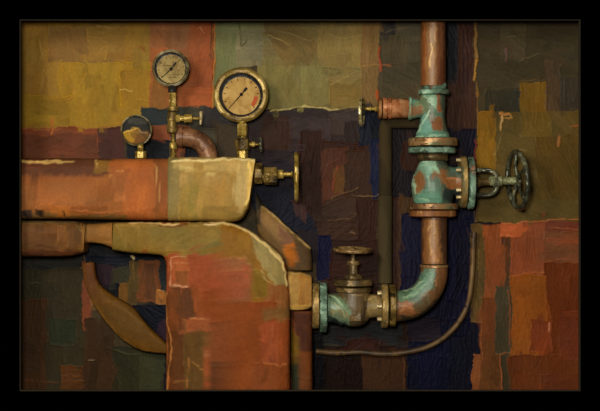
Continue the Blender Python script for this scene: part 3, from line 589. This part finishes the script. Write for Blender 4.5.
# ------------------------------------------------------------------ pressure gauges
def gauge(px, py, y, Ro, ring, dial_r, dial_mat, bezel_mat, ring_mat, needle, stem_end, label, tail=0, dial_off=(0,0)):
    """a round gauge facing the viewer; needle = (tip_dx, tip_dy, tail_dx, tail_dy)"""
    t = thing('pressure_gauge', W(px, stem_end, y), label, 'gauge', 'pressure gauges on top of the horizontal pipe')
    m = MB(); lat(m, px, py, y, YM, [(-9, Ro*.55), (-8.4, Ro*.86), (-1, Ro*.9), (0, Ro*.92)], n=56); m.build('case', ring_mat, t)
    m = MB(); lat(m, px, py, y, YM, [(-.5, Ro*.93), (0, Ro), (2.2, Ro), (3.6, Ro-1.2), (4.2, (Ro+ring)/2), (3.6, ring+.5), (2.6, ring)], n=64)
    m.v = m.v; m.f = [f for f in m.f if len(f) < 10]; m.sm = [True]*len(m.f); m.build('bezel', bezel_mat, t)
    m = MB(); lat(m, px, py, y, YM, [(3.0, ring+.3), (1.6, ring-.6), (.9, (ring+dial_r)/2), (.6, dial_r-.2)], n=64)
    m.f = [f for f in m.f if len(f) < 10]; m.sm = [True]*len(m.f); m.build('inner_ring', ring_mat, t)
    dx, dy = dial_off
    m = MB(); lat(m, px+dx, py+dy, y, YM, [(.3, dial_r+.2), (1.0, dial_r), (1.1, 0.01)], n=56); dl = m.build('dial', dial_mat, t)
    q = U(y); c = W(px+dx, py+dy, y)+YM*(1.6*q)
    return t, dl, c, q

def needle(t, c, q, tip, tailp, wt, wl):
    a = Vector((tip[0]*q, 0, -tip[1]*q)); b = Vector((tailp[0]*q, 0, -tailp[1]*q)); d = (a-b).normalized(); n = Vector((d.z, 0, -d.x))
    m = MB(); h = YM*(.5*q)
    pts = [a-n*.25*q, a+n*.25*q, n*wt*.5*q, b*.45+n*wt*.55*q, b*.55+n*wl*.5*q, b+n*wl*.5*q, b-n*wl*.5*q, b*.55-n*wl*.5*q, b*.45-n*wt*.55*q, -n*wt*.5*q]
    pts = [c+p for p in pts]; k_ = len(pts)
    m.add(pts+[p+h for p in pts], [tuple(range(k_, 2*k_))]+[(i, (i+1) % k_, k_+(i+1) % k_, k_+i) for i in range(k_)], False)
    m.build('needle', INK, t)
    m = MB(); m.lathe([(0, 1.7*q), (.9*q, 1.5*q), (1.2*q, .6*q)], c, YM, n=20); m.build('needle_hub', INK, t)
def ticks(dl, c, q, r0, r1, angs, wd=.5):
    for g in angs:
        a = math.radians(g); d = Vector((math.sin(a), 0, math.cos(a))); n = Vector((d.z, 0, -d.x))
        m = MB(); ps = [c+d*r*q+n*s_*wd*q-YM*.35*q for r, s_ in ((r0,-.5),(r1,-.5),(r1,.5),(r0,.5))]
        m.add(ps+[p+YM*.2*q for p in ps], [(4,5,6,7),(0,1,5,4),(1,2,6,5),(2,3,7,6),(3,0,4,7)], False); m.build('tick_mark', INK, dl)

SILV = metal('silvered_bezel', [(66,58,42),(116,104,72),(164,150,112),(226,216,184)], 80, .3, .3, .6)
BEZ = metal('brass_bezel', [(84,64,26),(112,88,38),(140,114,56),(190,164,100)], 60, .25, .4, .4)
YG = -.062
# large gauge
g1, dl, c, q = gauge(241, 95, YG, 27.5, 21.8, 18.8, DIALC, BEZ, GAUGED, None, 158, 'largest gauge, wide brass bezel and red mark on its dial', dial_off=(.3,1))
needle(g1, c+Vector((0,0,1.5*q)), q, (-12,13.5), (5.6,-6.6), 1.0, 2.6)
ticks(dl, c, q, 15.6, 18, [-135,-110,-82,-60,-35,-12,12,36,60,82,132], .7)
m = MB(); vs_ = []
for i in range(9):
    a = math.radians(92+i*5); 
    for r in (12.6, 16.4): vs_.append(c+Vector((math.sin(a)*r*q, 0, math.cos(a)*r*q))-YM*.2*q)
m.add(vs_+[v+YM*.2*q for v in vs_], [(18+2*i, 18+2*i+1, 18+2*i+3, 18+2*i+2) for i in range(8)]+[(2*i+1, 2*i+3, 18+2*i+3, 18+2*i+1) for i in range(8)], False)
m.build('range_mark', REDM, dl, 'red range mark')
m = MB(); lat(m, 242.5, 158.3, YG, Z, [(0,5.6),(7.2,5.6),(7.8,5)], n=6, smooth=False); lat(m, 242.5, 151, YG, Z, [(0,3.2),(2.5,3.2)], n=16); m.build('base_nut', BRASS, g1)
m = MB(); lat(m, 242.5, 150.2, YG, Z, [(0,6.6),(.8,7.4),(10.5,7.4),(11.3,6.6)], n=6, smooth=False, rot=.3); m.build('stem_body', BRASSD, g1)
m = MB(); lat(m, 242.5, 139, YG, Z, disc(0,3.2,4.2), n=24); lat(m, 242.5, 136.2, YG, Z, [(0,4.6),(.5,5.2),(12,5.2),(12.6,4.6)], n=6, smooth=False, rot=.3); lat(m, 242.5, 124, YG, Z, [(0,3.4),(5,3.4)], n=20); m.build('stem_neck', BRASS, g1)
m = MB(); lat(m, 249.5, 144.3, YG, X, [(0,2),(2,2),(2.1,2.8),(5.5,2.8),(5.6,1.2),(10,1.2)], n=20); b_ = m.build('bleed_screw', BRASS, g1)
m = MB(); lat(m, 259.5, 144.3, YG, X, [(0,1.6),(.6,2),(2,2),(2.6,1.4)], n=20); m.tube([W(260.8,137.5,YG),W(260.9,141,YG),W(261,148,YG),W(261.2,151.5,YG)], [1.2*U(YG),1.7*U(YG),1.7*U(YG),1.1*U(YG)], 14); m.build('wing_handle', STEEL, b_, 'small grey wing handle')
# small silver gauge
g2, dl, c, q = gauge(170.8, 68.3, YG, 18.6, 16, 14.2, DIALS, SILV, GAUGED, None, 158, 'small round gauge with silvery bezel and pale grey dial, highest on the left', dial_off=(.4,.8))
needle(g2, c, q, (-9.2,8.6), (5.0,-6.6), .8, 1.5)
ticks(dl, c, q, 11.2, 13, [-130,-95,-60,-25,10,45,80,115], .6)
for z_, x0_, x1_ in ((-3.6,-9,0),(5.2,2,8),(8.4,-3,6)):
    m = MB(); m.box(c+Vector((x0_*q,.0004,-z_*q)), c+Vector((x1_*q,.0008,-z_*q-.35*q))); m.build('scale_line', INK, dl)
m = MB(); lat(m, 172, 92.5, YG, Z, [(0,3.4),(1,4.2),(6.5,4.2)], n=20); m.build('dark_neck', GAUGED, g2)
m = MB(); lat(m, 173, 106.4, YG, Z, [(0,3.6),(.6,4.2),(13,4.2),(13.8,3.4)], n=6, smooth=False, rot=.3); m.build('stem_neck', BRASS, g2)
m = MB(); lat(m, 173, 111.2, YG, Z, disc(0,4.8,5.6), n=28); m.build('collar', BRASSD, g2)
m = MB(); lat(m, 172, 133.6, YG, Z, [(0,3.2),(1.2,5),(8,5.2),(10,4.2),(12,4.2),(13,5),(21,4.6),(22.4,3.4)], n=24); vb = m.build('valve_body', BRASSD, g2)
m = MB(); lat(m, 176, 118.4, YG, X, [(0,3.8),(4,3.8),(4.2,2.8),(8,2.8),(8.2,4.2),(16,4.2),(16.5,3),(17,1.5),(25,1.4)], n=20); m.build('side_arm', BRASS, vb)
m = MB(); m.tube([W(201,111.5,YG), W(201.2,114,YG), W(201,118.4,YG), W(200.4,124.5,YG)], [1.5*U(YG),2.2*U(YG),1.8*U(YG),1.1*U(YG)], 14); m.build('tap_handle', BOLTM, vb)
m = MB(); lat(m, 173.2, 158.3, YG, Z, [(0,2.6),(5.5,2.6),(5.6,1.6),(8.2,1.6),(8.3,3.2),(9,3.8),(15,3.8),(16,3),(16.2,1.6),(25,1.6)], n=20); m.build('lower_stem', BRASS, g2)
# low left gauge with an open dark face
FACE = Field(118, 112, 156, 150, [((118,112,156,150),(44,44,44),20), ([(121,131),(128,131),(132,127),(138,128),(141,133),(139,139),(136,144),(126,144),(121,138)],(156,118,40),40), ([(137,134),(146,131),(152,134),(148,144),(136,148),(132,144)],(104,72,38),30), ((128,118,146,124),(62,62,58),10)],
   [([(124,132),(130,131),(136,128)],(206,166,80),.5,.6), ([(138,131),(146,133)],(150,130,90),.5,.6)], seed=31, dens=2, res=.5)
g3, dl, c, q = gauge(136.5, 130.3, YG, 15.6, 14.0, 13.6, DIALS, SILV, GAUGED, None, 158, 'lowest gauge, a thin pale rim round a dark and ochre glass', dial_off=(0,0))
bpy.data.objects.remove(dl)
rr = np.linspace(.01, 1, 24); th = np.linspace(0, 2*math.pi, 72, endpoint=False)
RR, TH = np.meshgrid(rr, th, indexing='ij'); px = 136.5+14*RR*np.cos(TH); py = 130.3-14*RR*np.sin(TH)
P = np.stack([(px-300)*U(YG), YG-(1.2+1.6*np.sqrt(np.clip(1-RR**2, 0, 1)))*U(YG), (205.5-py)*U(YG)+ZC], -1); nn = np.zeros_like(P); nn[..., 1] = -1
grid_mesh('glass_face', P, FACE, px, py, nn, .0003, True, False, g3, 'dark and ochre face')
m = MB(); lat(m, 140.8, 158.3, YG, Z, [(0,5.2),(.5,5.6),(6.5,5.6),(7.2,4.8)], n=6, smooth=False); lat(m, 140.4, 151.5, YG, Z, [(0,3),(7,3)], n=20); m.build('stem_nut', BRASS, g3)

# copper elbow behind the gauges
YE = -.040
def arc(cx, cy, r, a0, a1, n): return [(cx+r*math.cos(math.radians(a0+(a1-a0)*i/n)), cy-r*math.sin(math.radians(a0+(a1-a0)*i/n))) for i in range(n+1)]
el = thing('pipe_elbow', W(205, 160, YE), 'brown copper elbow pipe curving down behind the ochre pipe between two gauges', 'pipe')
pts = [(180,137)]+arc(187,159,21.5,90,0,18)+[(208.5,165)]
m = MB(); m.tube([W(x,y,YE) for x,y in pts], 9.6*U(YE), 32); m.build('elbow_tube', COPDARK, el)
m = MB(); lat(m, 176.5, 137, YE, X, disc(0,7,10.6), n=36); m.build('end_collar', COPDARK, el)

# ------------------------------------------------------------------ brass hand valve on the pipe end
v1 = thing('hand_valve', W(278, 202, YA), 'brass valve with an edge-on handwheel on the end of the ochre pipe', 'valve')
m = MB(); lat(m, 254.5, 173.5, YA, X, [(0,10.2),(.8,11),(7.2,11),(8,10)], n=8, smooth=False, rot=.39); m.build('flange_nut', BRASSD, v1)
m = MB(); lat(m, 261.5, 176, YA, X, [(0,6),(2,6),(2.2,8.4),(3,9),(15,9),(16,8)], n=6, smooth=False, rot=.25); m.build('valve_body', BRASSD, v1)
m = MB(); lat(m, 277, 174.3, YA, X, [(0,4.6),(6.4,4.6),(6.6,2.2),(14,2.2),(14.1,3),(15.6,3)], n=20); m.build('stem', BRASS, v1)
m = MB(); qa = U(YA); wc = W(296.5, 177, YA)
m.torus(wc, X, 23.4*qa, 2.1*qa, 64, 14, 1.1)
hw = m.build('handwheel', BRASS, v1)
m = MB(); m.lathe([(-3.4*qa,3.4*qa),(-2.4*qa,4.4*qa),(2*qa,4.2*qa),(2.8*qa,2.6*qa)], wc, X, n=24); m.build('wheel_hub', BRASSD, hw)
for i in range(4):
    a = math.radians(45+90*i); d = Vector((0, math.cos(a), math.sin(a)))
    m = MB(); m.tube([wc+d*3*qa, wc+d*12*qa, wc+d*22.8*qa], [1.9*qa,1.4*qa,1.7*qa], 12); m.build('spoke', BRASSD, hw)

# ------------------------------------------------------------------ grey pipe behind the riser
YGp = -.017
gp = thing('grey_pipe', W(385.5, 292, YGp), 'slim grey olive pipe running down the wall left of the green valve', 'pipe')
m = MB(); pts = [(424,122),(400,122)]+[(392.5-7*math.sin(math.radians(a)), 129-7*math.cos(math.radians(a))) for a in range(0, 91, 15)]+[(385.5,150),(385.5,197)]
m.tube([W(x,y,YGp) for x,y in pts], 6.6*U(YGp), 28); m.build('upper_run', GREY, gp)
GREY2 = metal('grey_pipe_lighter', [(52,44,30),(66,56,38),(82,72,50)], 50, 0, .9, .1, spec=.03, stretch=(1,1,.25))
m = MB(); m.tube([W(x,y,YGp) for x,y in ((385.2,196),(385,240),(385,260),(385,283))], 7.4*U(YGp), 28); m.build('lower_run', GREY2, gp, 'paler lower run')

# ------------------------------------------------------------------ copper riser, tee, green globe valve, lower elbow
YR = -.062; qr = U(YR)
r1 = thing('copper_pipe', W(433.5, 84, YR), 'upright streaky copper pipe coming down from the top of the frame', 'pipe')
m = MB(); m.tube([W(433.3,y,YR) for y in np.arange(-14, 87, 1.25)], 12.6*qr, 96)
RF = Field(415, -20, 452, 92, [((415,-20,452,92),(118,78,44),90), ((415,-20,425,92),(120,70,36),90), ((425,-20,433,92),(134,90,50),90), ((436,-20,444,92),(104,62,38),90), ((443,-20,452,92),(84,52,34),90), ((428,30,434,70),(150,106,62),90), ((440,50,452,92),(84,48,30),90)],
 [([(430,46),(429.6,68)],(226,178,110),.8,1.2), ([(434,20),(434,44)],(170,120,74),.6,1), ([(423,20),(424,70)],(160,90,44),.6,1), ([(440,24),(441,60)],(120,80,50),.6,1)], seed=43, dens=2.5, res=.5)  # tan vertical highlight and darker right side are painted on the copper
paint_obj(m.build('pipe_tube', COPPER, r1), RF, YR)

te = thing('tee_fitting', W(432, 138, YR), 'green verdigris tee fitting with a copper branch pointing left', 'pipe fitting')
m = MB(); lat(m, 434.5, 90, YR, Z, [(0,10.6),(.5,11.6),(4,12),(8.4,11.4),(9.2,10)], n=36); m.build('top_collar', VERD, te)
m = MB(); lat(m, 434, 95, YR, Z, [(0,14.6),(.8,15.4),(4.6,15.4),(5.4,14.4)], n=40); m.build('top_rim', VERDC, te)
m = MB(); lat(m, 432.8, 138.3, YR, Z, [(0,17.6),(4,16.6),(9,14.6),(16,12.6),(22,12.2),(28,12.4),(34,12.8),(40,13),(43,12)][:1]+dense([(0,17.6),(4,16.6),(9,14.6),(16,12.6),(22,12.2),(28,12.4),(34,12.8),(40,13),(43,12)], 1.2)[1:], n=96)
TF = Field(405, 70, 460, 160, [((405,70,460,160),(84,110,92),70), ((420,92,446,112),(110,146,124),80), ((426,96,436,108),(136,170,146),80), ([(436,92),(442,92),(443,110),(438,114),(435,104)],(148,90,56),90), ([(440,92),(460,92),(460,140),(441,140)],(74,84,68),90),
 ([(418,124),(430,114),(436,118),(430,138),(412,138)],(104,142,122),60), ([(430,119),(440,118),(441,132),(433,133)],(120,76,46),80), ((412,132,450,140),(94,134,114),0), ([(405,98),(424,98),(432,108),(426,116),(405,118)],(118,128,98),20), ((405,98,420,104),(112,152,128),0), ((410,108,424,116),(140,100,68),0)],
 [([(424,98),(428,104),(436,110)],(168,196,170),.8,1.2), ([(410,98),(410,118)],(170,200,172),.8,1.2), ([(431,114),(424,124),(417,134)],(176,200,172),.7,1.2), ([(424,93),(440,92)],(180,206,180),.6,1), ([(416,137),(444,136)],(164,196,166),.6,1)], seed=41, dens=4, res=.5, edge=1.5, jit=.16)  # pale green lines over the verdigris are painted highlights
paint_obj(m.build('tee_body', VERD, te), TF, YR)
m = MB(); lat(m, 427, 108.8, YR, -X, [(0,8.4),(5,8.6),(11,9.4),(15,10.4),(16,11.4),(18,11.6),(18.6,10.4)][:1]+dense([(0,8.4),(5,8.6),(11,9.4),(15,10.4),(16,11.4),(18,11.6),(18.6,10.4)], 1)[1:], n=72); paint_obj(m.build('branch_socket', VERD, te), TF, YR)
m = MB(); lat(m, 409.4, 108.2, YR, -X, [(0,10),(18,10),(18.1,10.4),(18.4,10.8),(20.6,10.8),(21,10),(21.1,9.2),(23,9.2),(23.1,10.8),(26.6,10.8),(27,9)], n=36); m.build('branch_pipe', COPPERX, te)
# little valve at its end
v2 = thing('hand_valve', W(372, 122, YR), 'small brass valve spindle and wheel at the left end of the copper branch', 'valve')
m = MB(); lat(m, 382, 108.6, YR, -X, [(0,9.6),(1,10.8),(3.4,10.8),(4,9)], n=32); m.build('flange', COPPER, v2)
m = MB(); lat(m, 378, 108.8, YR, -X, [(0,3.2),(3,3.2),(3.1,1.7),(7,1.7),(7.2,2.4),(8.6,2.4),(8.7,1.6),(16,1.6)], n=18); m.build('spindle', BRASS, v2)
wc = W(361.6, 111.8, YR); ax = Vector((1,-.16,.0)).normalized()
CREAM = metal('cream_brass_wheel', [(84,70,44),(140,120,76),(196,180,130),(226,216,178)], 130, .4, .3, .4)
m = MB(); m.torus(wc, ax, 13.6*qr, 1.5*qr, 48, 12, 1.2); hw = m.build('handwheel', CREAM, v2)
m = MB(); m.lathe([(-2*qr,11*qr),(-1.2*qr,8*qr),(0,4*qr),(3*qr,2.6*qr),(4*qr,1.8*qr)], wc-ax*.2*qr, ax, n=28); m.build('wheel_dish', STEEL, hw)

STEMG = metal('pale_green_bronze', [(70,62,40),(110,112,78),(142,142,104),(178,170,126)], 140, .15, .4, .5)
gv = thing('globe_valve', W(433, 217, YR), 'green verdigris globe valve on the riser with steel wheel facing right', 'valve')
m = MB(); lat(m, 433, 146.6, YR, Z, disc(0,8.6,24.6,1.4), n=56); m.build('flange', TANF, gv)
m = MB(); lat(m, 432.2, 153.6, YR, Z, disc(0,6.2,24,1.6), n=56); m.build('flange', VERD, gv, 'green lower flange of the pair')
m = MB(); lat(m, 432.6, 161, YR, Z, [(0,15.5),(8,15)], n=40); m.build('neck', OLIVE, gv)
body = [(-24,17),(-22,18.6),(-16,20.4),(-10,21.4),(-2,21.4),(6,19.6),(12,17),(17,14.6),(21,12.6)]
m = MB(); lat(m, 433.2, 181.5, YR, Z, dense(body, 1.2), n=120)
lat(m, 436, 181.5, YR, X, dense([(0,17.5),(8,17),(14,15),(19,14),(24,15.4)], 1.2), n=100)
GF = Field(405, 150, 470, 215, [((405,150,470,215),(78,88,72),80), ([(414,166),(422,160),(434,160),(430,176),(420,182),(414,180)],(116,152,128),60), ([(424,162),(436,162),(438,172),(428,174)],(142,176,152),70), ([(412,178),(420,172),(426,184),(422,198),(414,192)],(136,90,52),80), ([(432,170),(446,172),(448,180),(440,186),(432,182)],(128,92,60),20),  # verdigris and copper, with upper left highlights and dark lower right painted in
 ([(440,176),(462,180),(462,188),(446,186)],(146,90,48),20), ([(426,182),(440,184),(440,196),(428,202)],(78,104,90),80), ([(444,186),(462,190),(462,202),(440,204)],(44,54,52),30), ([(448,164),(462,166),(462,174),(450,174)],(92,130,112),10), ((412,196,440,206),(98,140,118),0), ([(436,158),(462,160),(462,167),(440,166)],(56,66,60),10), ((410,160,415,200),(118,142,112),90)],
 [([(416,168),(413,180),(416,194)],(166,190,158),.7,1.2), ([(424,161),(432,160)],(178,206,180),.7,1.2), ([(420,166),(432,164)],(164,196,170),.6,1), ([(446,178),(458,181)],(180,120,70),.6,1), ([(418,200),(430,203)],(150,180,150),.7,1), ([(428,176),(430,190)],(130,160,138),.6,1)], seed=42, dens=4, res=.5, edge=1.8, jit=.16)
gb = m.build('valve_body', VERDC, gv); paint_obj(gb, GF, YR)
m = MB(); lat(m, 433.2, 209.8, YR, Z, disc(0,6.6,25,1.6), n=56); m.build('flange', BOLTM and TANF, gv)
m = MB(); lat(m, 432.6, 217, YR, Z, disc(0,6.8,23.6,1.6), n=56); m.build('flange', COPPERX and COPPER, gv, 'copper lower flange')
m = MB(); lat(m, 459.5, 182, YR, X, disc(0,6.6,26,1.6), n=56, sx=1.0); m.build('bonnet_flange', TANFV, gv)
m = MB(); lat(m, 467, 183, YR, X, disc(0,6.8,26.2,1.8), n=56); m.build('bonnet_flange', VERD, gv)
for py_, dy in ((160,-.02),(197,-.02),(170,-.035),(190,-.036)):
    m = MB(); m.lathe([(0,1.9*qr),(4.6*qr,1.9*qr)], W(456.2,py_,YR+dy), X, n=6, smooth=False); m.build('bolt', BOLTM, gv)
# yoke
m = MB()
for s_ in (-1, 1):
    cy = 182.5
    pts = [(474,cy+s_*12.6),(480,cy+s_*12.6),(488,cy+s_*12.4),(493,cy+s_*11),(496,cy+s_*7.5),(497,cy+s_*3)]
    m.tube([W(x,y,YR) for x,y in pts], [2.6*qr,2.3*qr,2.2*qr,2.3*qr,2.6*qr,3*qr], 16)
lat(m, 493, 182.5, YR, X, [(0,3.2),(.6,5.2),(6,5.2),(7,4)], n=24)
m.build('yoke', STEEL, gv)
m = MB(); lat(m, 473, 182.5, YR, X, [(0,7),(3,6.4),(7,4.2),(12,3.2),(21,3)], n=24); m.build('packing_gland', OLIVE, gv)
m = MB(); lat(m, 488.5, 180.8, YR, X, [(0,3),(2,5),(6,5),(8,3.6),(11,4.8),(13,5.2),(14,3.8),(28,4.2),(31,4.8),(32,3)], n=24); m.build('stem', STEMG, gv)
wc = W(517.5, 180, YR); ax = Vector((math.cos(math.radians(12)), math.sin(math.radians(12)), .07)).normalized()
m = MB(); m.torus(wc, ax, 28.4*qr, 2.5*qr, 72, 16); hw = m.build('handwheel', STEEL, gv)
m = MB(); m.lathe([(-3*qr,3.6*qr),(-2*qr,5*qr),(2.4*qr,5*qr),(3.2*qr,3*qr),(4*qr,2*qr)], wc, ax, n=28); m.build('wheel_hub', STEEL, hw)
uu = Z; vv = ax.cross(uu)
for i in range(5):
    a = math.radians(100+72*i); d = uu*math.sin(a)+vv*math.cos(a)
    m = MB(); m.tube([wc+d*4*qr, wc+d*15*qr-ax*1.5*qr, wc+d*27.6*qr], [2.2*qr,1.5*qr,2*qr], 12); m.build('spoke', STEEL, hw)

# lower copper elbow
le = thing('pipe_elbow', W(430, 322, YR), 'copper elbow streaked green, linking the riser to the lower valve', 'pipe')
EF = Field(385, 210, 460, 335, [((385,210,460,335),(112,76,46),60), ((415,210,455,266),(118,76,42),90), ((427,222,438,262),(146,100,58),90), ((418,216,424,266),(92,58,36),90), ((440,214,450,266),(78,52,36),90),  # pale middle and dark edges paint the upright tube's shading into the copper
 ([(421,268),(434,268),(430,290),(414,302),(396,302),(396,290),(410,287)],(86,110,88),50), ([(424,272),(430,272),(424,290),(410,298),(400,298),(412,290)],(112,144,118),50), ([(434,268),(448,268),(446,290),(434,300)],(120,80,48),80), ([(396,300),(412,302),(410,316),(396,318)],(140,88,52),10), ([(410,304),(428,296),(430,306),(414,316)],(100,80,52),40), ([(396,316),(420,314),(440,298),(446,284),(450,290),(440,310),(420,324),(396,326)],(58,52,36),40)],
 [([(429,232),(430,224),(434,224),(435,236)],(190,140,88),.6,1.2), ([(430,236),(431,256)],(186,138,84),.7,1.2), ([(400,290),(412,288),(420,280)],(160,180,144),.7,1.2), ([(402,296),(414,294),(424,284)],(150,172,140),.6,1), ([(436,276),(434,286)],(150,110,70),.7,1), ([(400,305),(414,308)],(170,118,74),.6,1), ([(398,312),(402,308)],(170,130,84),.6,1)], seed=44, dens=4, res=.5, edge=1.6, jit=.15)
m = MB(); m.tube([W(434.2,y,YR) for y in np.arange(217.5, 265, 1.25)], 12.8*qr, 96); paint_obj(m.build('upright_tube', COPPER, le), EF, YR)
m = MB(); lat(m, 434.2, 267.8, YR, Z, disc(0,3.2,14.2,.8), n=40); m.build('joint_ring', TANF, le)
pts = [(434.2,267)]+[(399+35.2*math.cos(math.radians(a)), 269+37*math.sin(math.radians(a))) for a in np.arange(0, 90.5, 1.5)]+[(395,306.2)]
VEL = metal('copper_elbow_patina', [(56,42,28),(92,62,38),(126,80,46),(140,104,66),(84,104,82),(108,134,110)], 80, .12, .48, .42, weights=[.8,1,1,.7,.9,.7])
m = MB(); n_ = len(pts); m.tube([W(x,y,YR) for x,y in pts], [(13.4+2.0*i/(n_-1))*qr for i in range(n_)], 96); paint_obj(m.build('elbow_tube', VEL, le), EF, YR)

# ------------------------------------------------------------------ lower globe valve
lv = thing('globe_valve', W(352, 330, YR), 'dull bronze globe valve low in the centre with a small wheel on top', 'valve')
m = MB(); lat(m, 311.8, 305.5, YR, X, [(0,20),(.8,23),(6.8,23),(7.6,21.4)], n=56); m.build('flange', TANFV, lv)
m = MB(); lat(m, 319.8, 307.5, YR, X, disc(0,7.4,25,1.6), n=56); m.build('flange', VERD, lv, 'green flange')
LF = Field(320, 280, 395, 340, [((320,280,395,340),(86,68,44),80), ([(326,292),(338,292),(348,302),(352,318),(344,326),(326,314)],(96,118,90),50), ([(328,294),(338,295),(345,304),(336,308),(328,304)],(122,148,120),40), ([(332,306),(342,308),(348,320),(338,318),(330,312)],(124,110,72),40), ([(326,314),(338,318),(350,326),(340,334),(326,330)],(38,44,42),20),
 ((348,291,364,308),(92,72,46),90), ((364,294,384,318),(122,98,58),80), ((368,296,378,308),(140,116,72),60), ((348,322,372,334),(70,58,38),0), ((362,300,367,326),(64,50,34),90)],
 [([(330,295),(338,297),(345,306)],(160,184,148),.7,1.2), ([(334,300),(342,308),(346,316)],(160,160,116),.6,1), ([(352,293),(362,294)],(140,110,70),.6,1), ([(368,298),(376,296)],(170,140,90),.7,1), ([(346,310),(350,320)],(150,130,90),.6,1)], seed=45, dens=4, res=.5, edge=1.4, jit=.15)
pts = resample([(326,309),(334,308),(342,310),(349,315)], [8]*3)
m = MB(); m.tube([W(x,y,YR) for x,y in pts], [(13.4+1.6*math.sin(math.pi*i/24))*qr for i in range(25)], 80); paint_obj(m.build('inlet_bend', VERD, lv), LF, YR)
m = MB(); lat(m, 353.5, 326, YR, Z, [(0,7),(2,11),(6,15),(12,17.4),(20,17.8),(28,16.6),(34,16)][:1]+dense([(0,7),(2,11),(6,15),(12,17.4),(20,17.8),(28,16.6),(34,16)],1.2)[1:], n=96); paint_obj(m.build('valve_body', OLIVE, lv), LF, YR)
m = MB(); m.tube([W(x,y,YR) for x,y in resample([(358,309),(366,306.5),(374,306),(381,306)], [6]*3)], [(13-2*i/18)*qr for i in range(19)], 80); paint_obj(m.build('outlet', OLIVE, lv), LF, YR)
m = MB(); m.box(W(349.5,308,YR-17*qr), W(361,321,YR-12*qr), .0012); m.build('body_boss', OLIVE, lv)
m = MB(); lat(m, 385, 306, YR, X, disc(-4,3,22,1.6), n=56); m.build('flange', TANFV, lv)
m = MB(); lat(m, 392.6, 305.5, YR, X, disc(-3.6,3.2,21,1.6), n=56); m.build('flange', BRASSD, lv)
for py_, dy in ((293,-.018),(319,-.018),(306,-.026)):
    m = MB(); m.lathe([(0,2.2*qr),(4*qr,2.2*qr)], W(377.4,py_,YR+dy), X, n=6, smooth=False); m.build('bolt', BOLTM, lv)
m = MB(); lat(m, 353.2, 286, YR, Z, disc(0,7,19.2,1.4), n=56); m.build('bonnet_flange', OLIVE, lv)
m = MB(); lat(m, 353.6, 292.4, YR, Z, disc(0,5.2,17.6,1.4), n=56); m.build('bonnet_flange', OLIVE, lv)
m = MB(); lat(m, 353.2, 279, YR, Z, [(0,9.6),(2,9.4),(4.2,7.6),(5.2,6),(5.4,5),(12,4.6),(14,4.6),(14.2,6.4),(16,6.6),(18,6.2),(18.2,5),(18.4,2.4),(22,2.1),(28,2.1)], n=28); m.build('bonnet_stem', OLIVE, lv)
WHT = metal('worn_wheel_bronze', [(84,60,34),(122,92,54),(156,124,78),(182,154,106)], 90, .3, .38, .3)
wc = W(352.8, 250, YR); ax = Vector((.03,-.07,1)).normalized()
m = MB(); m.torus(wc, ax, 18*qr, 2.0*qr, 60, 14); hw = m.build('handwheel', WHT, lv)
m = MB(); m.lathe([(-3*qr,3*qr),(-2*qr,4.4*qr),(1.6*qr,4.4*qr),(2.6*qr,2.4*qr)], wc, ax, n=24); m.build('wheel_hub', WHT, hw)
uu = X; vv = ax.cross(uu)
for i in range(4):
    a = math.radians(30+90*i); d = uu*math.cos(a)+vv*math.sin(a)
    m = MB(); m.tube([wc+d*3*qr, wc+d*17.4*qr], [1.9*qr,1.6*qr], 12); m.build('spoke', WHT, hw)

# ------------------------------------------------------------------ thin brown hose
YH = -.014
HOSE = metal('brown_hose', [(52,38,26),(84,60,34),(112,84,48)], 50, .1, .5, .2)
pts = resample([(316,351),(335,353),(360,352),(385,354),(410,351.5),(432,345),(450,332),(462,317),(469,300),(472,276),(473,252),(474,232)], [6]*11)
m = MB(); m.tube([W(x,y,YH) for x,y in pts], 2.7*U(YH), 16)
tag(m.build('hose', HOSE), 'thin brown hose looping under the lower valve and up the wall', 'hose')
